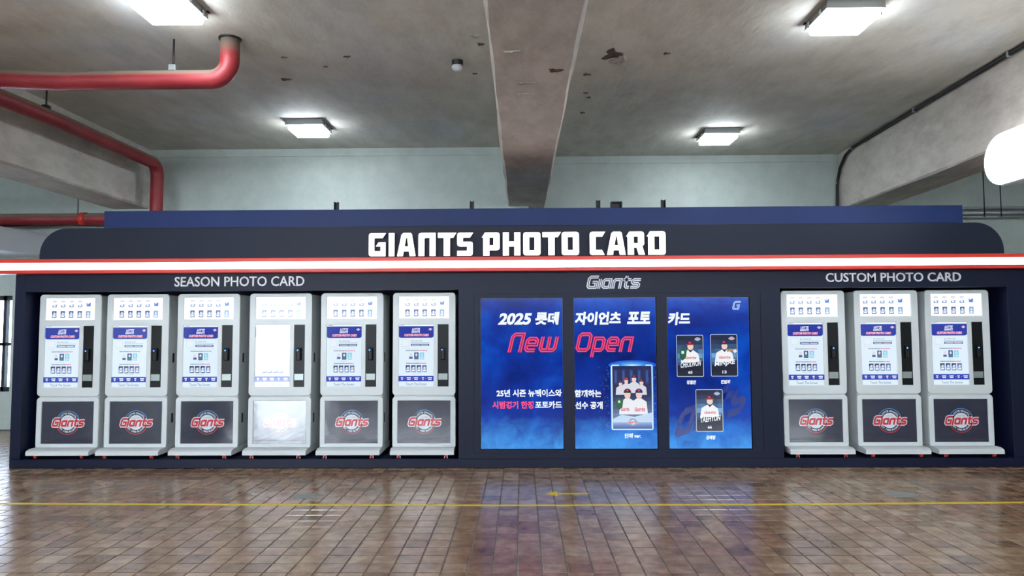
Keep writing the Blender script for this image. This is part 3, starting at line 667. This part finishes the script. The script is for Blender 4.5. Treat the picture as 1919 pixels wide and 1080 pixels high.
for x in (-2.5, 2.45):  # extra lamp rows added out of view to brighten floor and kiosk fronts
    for y in (-4.5, -7.4, -10.3):
        t = thing('ceiling_lamp', 'added square ceiling lamp out of view, lighting floor and kiosks', 'lamp', (x, y, CZ), 'added lamps out of view'); lamp_parts(t)
t = thing('hanging_sign', 'white illuminated round-ended sign hanging beside the concrete beam', 'sign', (4.05, -.50, CZ))
L = 2.0; poly = [(-L, -1.18), (-L, -.75)] + [(-.215+.215*math.sin(a), -.965+.215*math.cos(a)) for a in [math.pi*k/16 for k in range(17)]]
link('face', prism(poly, 'x', -.045, .045), 'signface', t)
link('rim', prism([(-L, -1.195), (-.2, -1.195), (-.2, -1.181), (-L, -1.181)], 'x', -.05, .05), 'galv', t)
for y in (-.5, -1.5): link('rod', tube([(0, y, -.745), (0, y, 0)], .008, 8), 'dark', t)
# smoke detector
t = thing('smoke_detector', 'white round smoke detector with grey base on the ceiling', 'smoke detector', (-.554, -.498, CZ))
def lathe(prof, n=24):
    bm = bmesh.new(); rings = [[bm.verts.new((r*math.cos(2*math.pi*k/n), r*math.sin(2*math.pi*k/n), z)) for k in range(n)] for r, z in prof]
    for A, B in zip(rings, rings[1:]):
        for k in range(n): bm.faces.new((A[k], A[(k+1) % n], B[(k+1) % n], B[k])).smooth = True
    bm.faces.new(rings[-1]); bmesh.ops.recalc_face_normals(bm, faces=bm.faces[:]); return bm_mesh(bm)
link('base', lathe([(.05, 0), (.05, -.045), (.04, -.05)]), 'dark', t); link('dome', lathe([(.048, -.046), (.052, -.06), (.046, -.075), (.03, -.09), (.012, -.095)]), 'white', t)
# ================================================================== PIPES AND CABLE
t = thing('red_pipe', 'red lagged pipe bending down from the ceiling, along the beam and behind the booth', 'pipe', (-2.35, -1.0, CZ))
z = 3.315 - CZ; R = .15; z2 = 3.372 - CZ; X2 = -2.25
link('pipe_run', tube([(0, 0, 0)] + arc((-R, 0, z+R), (R, 0, 0), (0, 0, -R))
    + [(-.8, 0, z), (-1.4, 0, z-.004)] + arc((X2+.2, .2, (z+z2)/2), (0, -.2, 0), (-.2, 0, 0))
    + [(X2, 1.2, z2), (X2, 2.2, z2)] + arc((X2, 2.91, z2-.14), (0, 0, .14), (0, .14, 0)) + [(X2, 3.05, -1.05), (X2, 3.05, -CZ)], .075, 20), 'pipe', t)
link('collar', lathe([(.09, 0), (.09, -.012), (.075, -.014)]), 'dark', t)
h = link('hanger', tube([(-.46, 0, z+.07), (-.46, 0, 0)], .008, 8), 'dark', t); link('clamp', box(-.49, -.03, z+.066, -.43, .03, z+.12, .006, 1), 'galv', h)
h = link('hanger', tube([(X2, 1.05, z2+.07), (X2, 1.05, 0)], .008, 8), 'dark', t); link('clamp', box(X2-.03, 1.02, z2+.066, X2+.03, 1.08, z2+.1, .006, 1), 'dark', h)
t = thing('red_pipe', 'bright red pipe along the back wall beyond the concrete beam', 'pipe', (-6.0, 2.2, 2.708))
link('pipe_run', tube([(-3.5, 0, 0), (1.6, 0, 0)], .075, 20), 'pipe', t); link('coupling', tube([(.35, 0, 0), (.42, 0, 0)], .085, 20), 'red', t); link('hanger', tube([(.3, 0, .07), (.3, 0, CZ-2.708)], .01, 8), 'galv', t)
link('cable', tube([(-3.5, -.03, -.085), (-1, -.03, -.09), (.2, -.04, -.082), (.7, -.04, -.10), (1.2, -.04, -.09)], .008, 6), 'rubber', t)
t = thing('conduit_run', 'grey conduit pipes along the back wall beside the booth end', 'conduit', (6.3, 2.75, 2.80))
for dz, r in ((.0, .035), (.065, .018), (-.055, .014)): link('conduit', tube([(-1.3, 0, dz), (2.6, 0, dz)], r, 12), 'galv', t)
for x in (-.1, .12): link('hanger', tube([(x, -.04, -.06), (x, -.04, CZ-2.80)], .007, 6), 'dark', t)
o = link('duct', box(-7.4, -2.5, 2.245, -6.2, 2.39, 2.53, .01, 1), 'white'); tag(o, 'white boxed duct below the red pipe past the booth end', 'duct')
o.location = (0, 0, 0)
t = thing('black_cable', 'black cable clipped along the ceiling corner of the concrete beam', 'cable', (4.29, 2.4, CZ))
cx_ = lambda y: .042*(y+1.4) - .03     # keeps to the face of the slightly skewed beam
pts = [(cx_(-5.5), -5.5, -.03), (cx_(-3), -3.0, -.03), (cx_(-1.5), -1.5, -.03), (cx_(-.6), -.6, -.035), (cx_(0), 0, -.04), (cx_(.2)-.005, .2, -.09), (cx_(.36)-.01, .36, -.22), (cx_(.46)-.01, .46, -.40), (cx_(.49)-.01, .485, -.7), (cx_(.49)-.01, .485, -1.3)]
link('cable_run', tube(pts, .02, 10), 'rubber', t)
for p_ in (pts[1], pts[2], pts[4], pts[7]): link('clip', box(p_[0]-.026, p_[1]-.012, p_[2]-.026, p_[0]+.026, p_[1]+.012, p_[2]+.026, .004, 1), 'galv', t)
# ================================================================== FLOOR MARKS
def strip(pts, w_, h=.0008):
    bm = bmesh.new(); A = []
    for x, y in pts: A.append([bm.verts.new((x, y-w_/2, h)), bm.verts.new((x, y+w_/2, h)), bm.verts.new((x, y+w_/2, .0001)), bm.verts.new((x, y-w_/2, .0001))])
    for a, b in zip(A, A[1:]):
        for i in range(4): bm.faces.new((a[i], b[i], b[(i+1) % 4], a[(i+1) % 4]))
    bmesh.ops.recalc_face_normals(bm, faces=bm.faces[:]); return bm_mesh(bm)
o = link('floor_tape', strip([(-7, -1.18), (-3.9, -1.235), (-2, -1.275), (0, -1.30), (2, -1.275), (3.7, -1.228), (7, -1.15)], .045), 'yellow'); tag(o, 'long thin yellow tape line across the tiled floor', 'tape')
o = link('floor_arrow', prism([(0, 0), (.105, -.075), (.105, -.018), (.345, -.018), (.345, .018), (.105, .018), (.105, .075)], 'z', .0002, .001), 'yellow', None, (.17, -.961, 0)); tag(o, 'yellow tape arrow on the tiles pointing along the booth', 'arrow')
for x, y, s, lab in ((-1.654, -1.02, 31, 'grey cement patch on the tiles before the SEASON kiosks'), (2.927, -1.0, 32, 'grey cement patch on the tiles before the CUSTOM kiosks')):
    random.seed(s); pl = [(.14*math.cos(t)*random.uniform(.8, 1.15), .085*math.sin(t)*random.uniform(.8, 1.15)) for t in [2*math.pi*k/14 for k in range(14)]]
    o = link('cement_patch', prism(pl, 'z', .0002, .0012), 'cement', None, (x, y, 0)); tag(o, lab, 'patch')
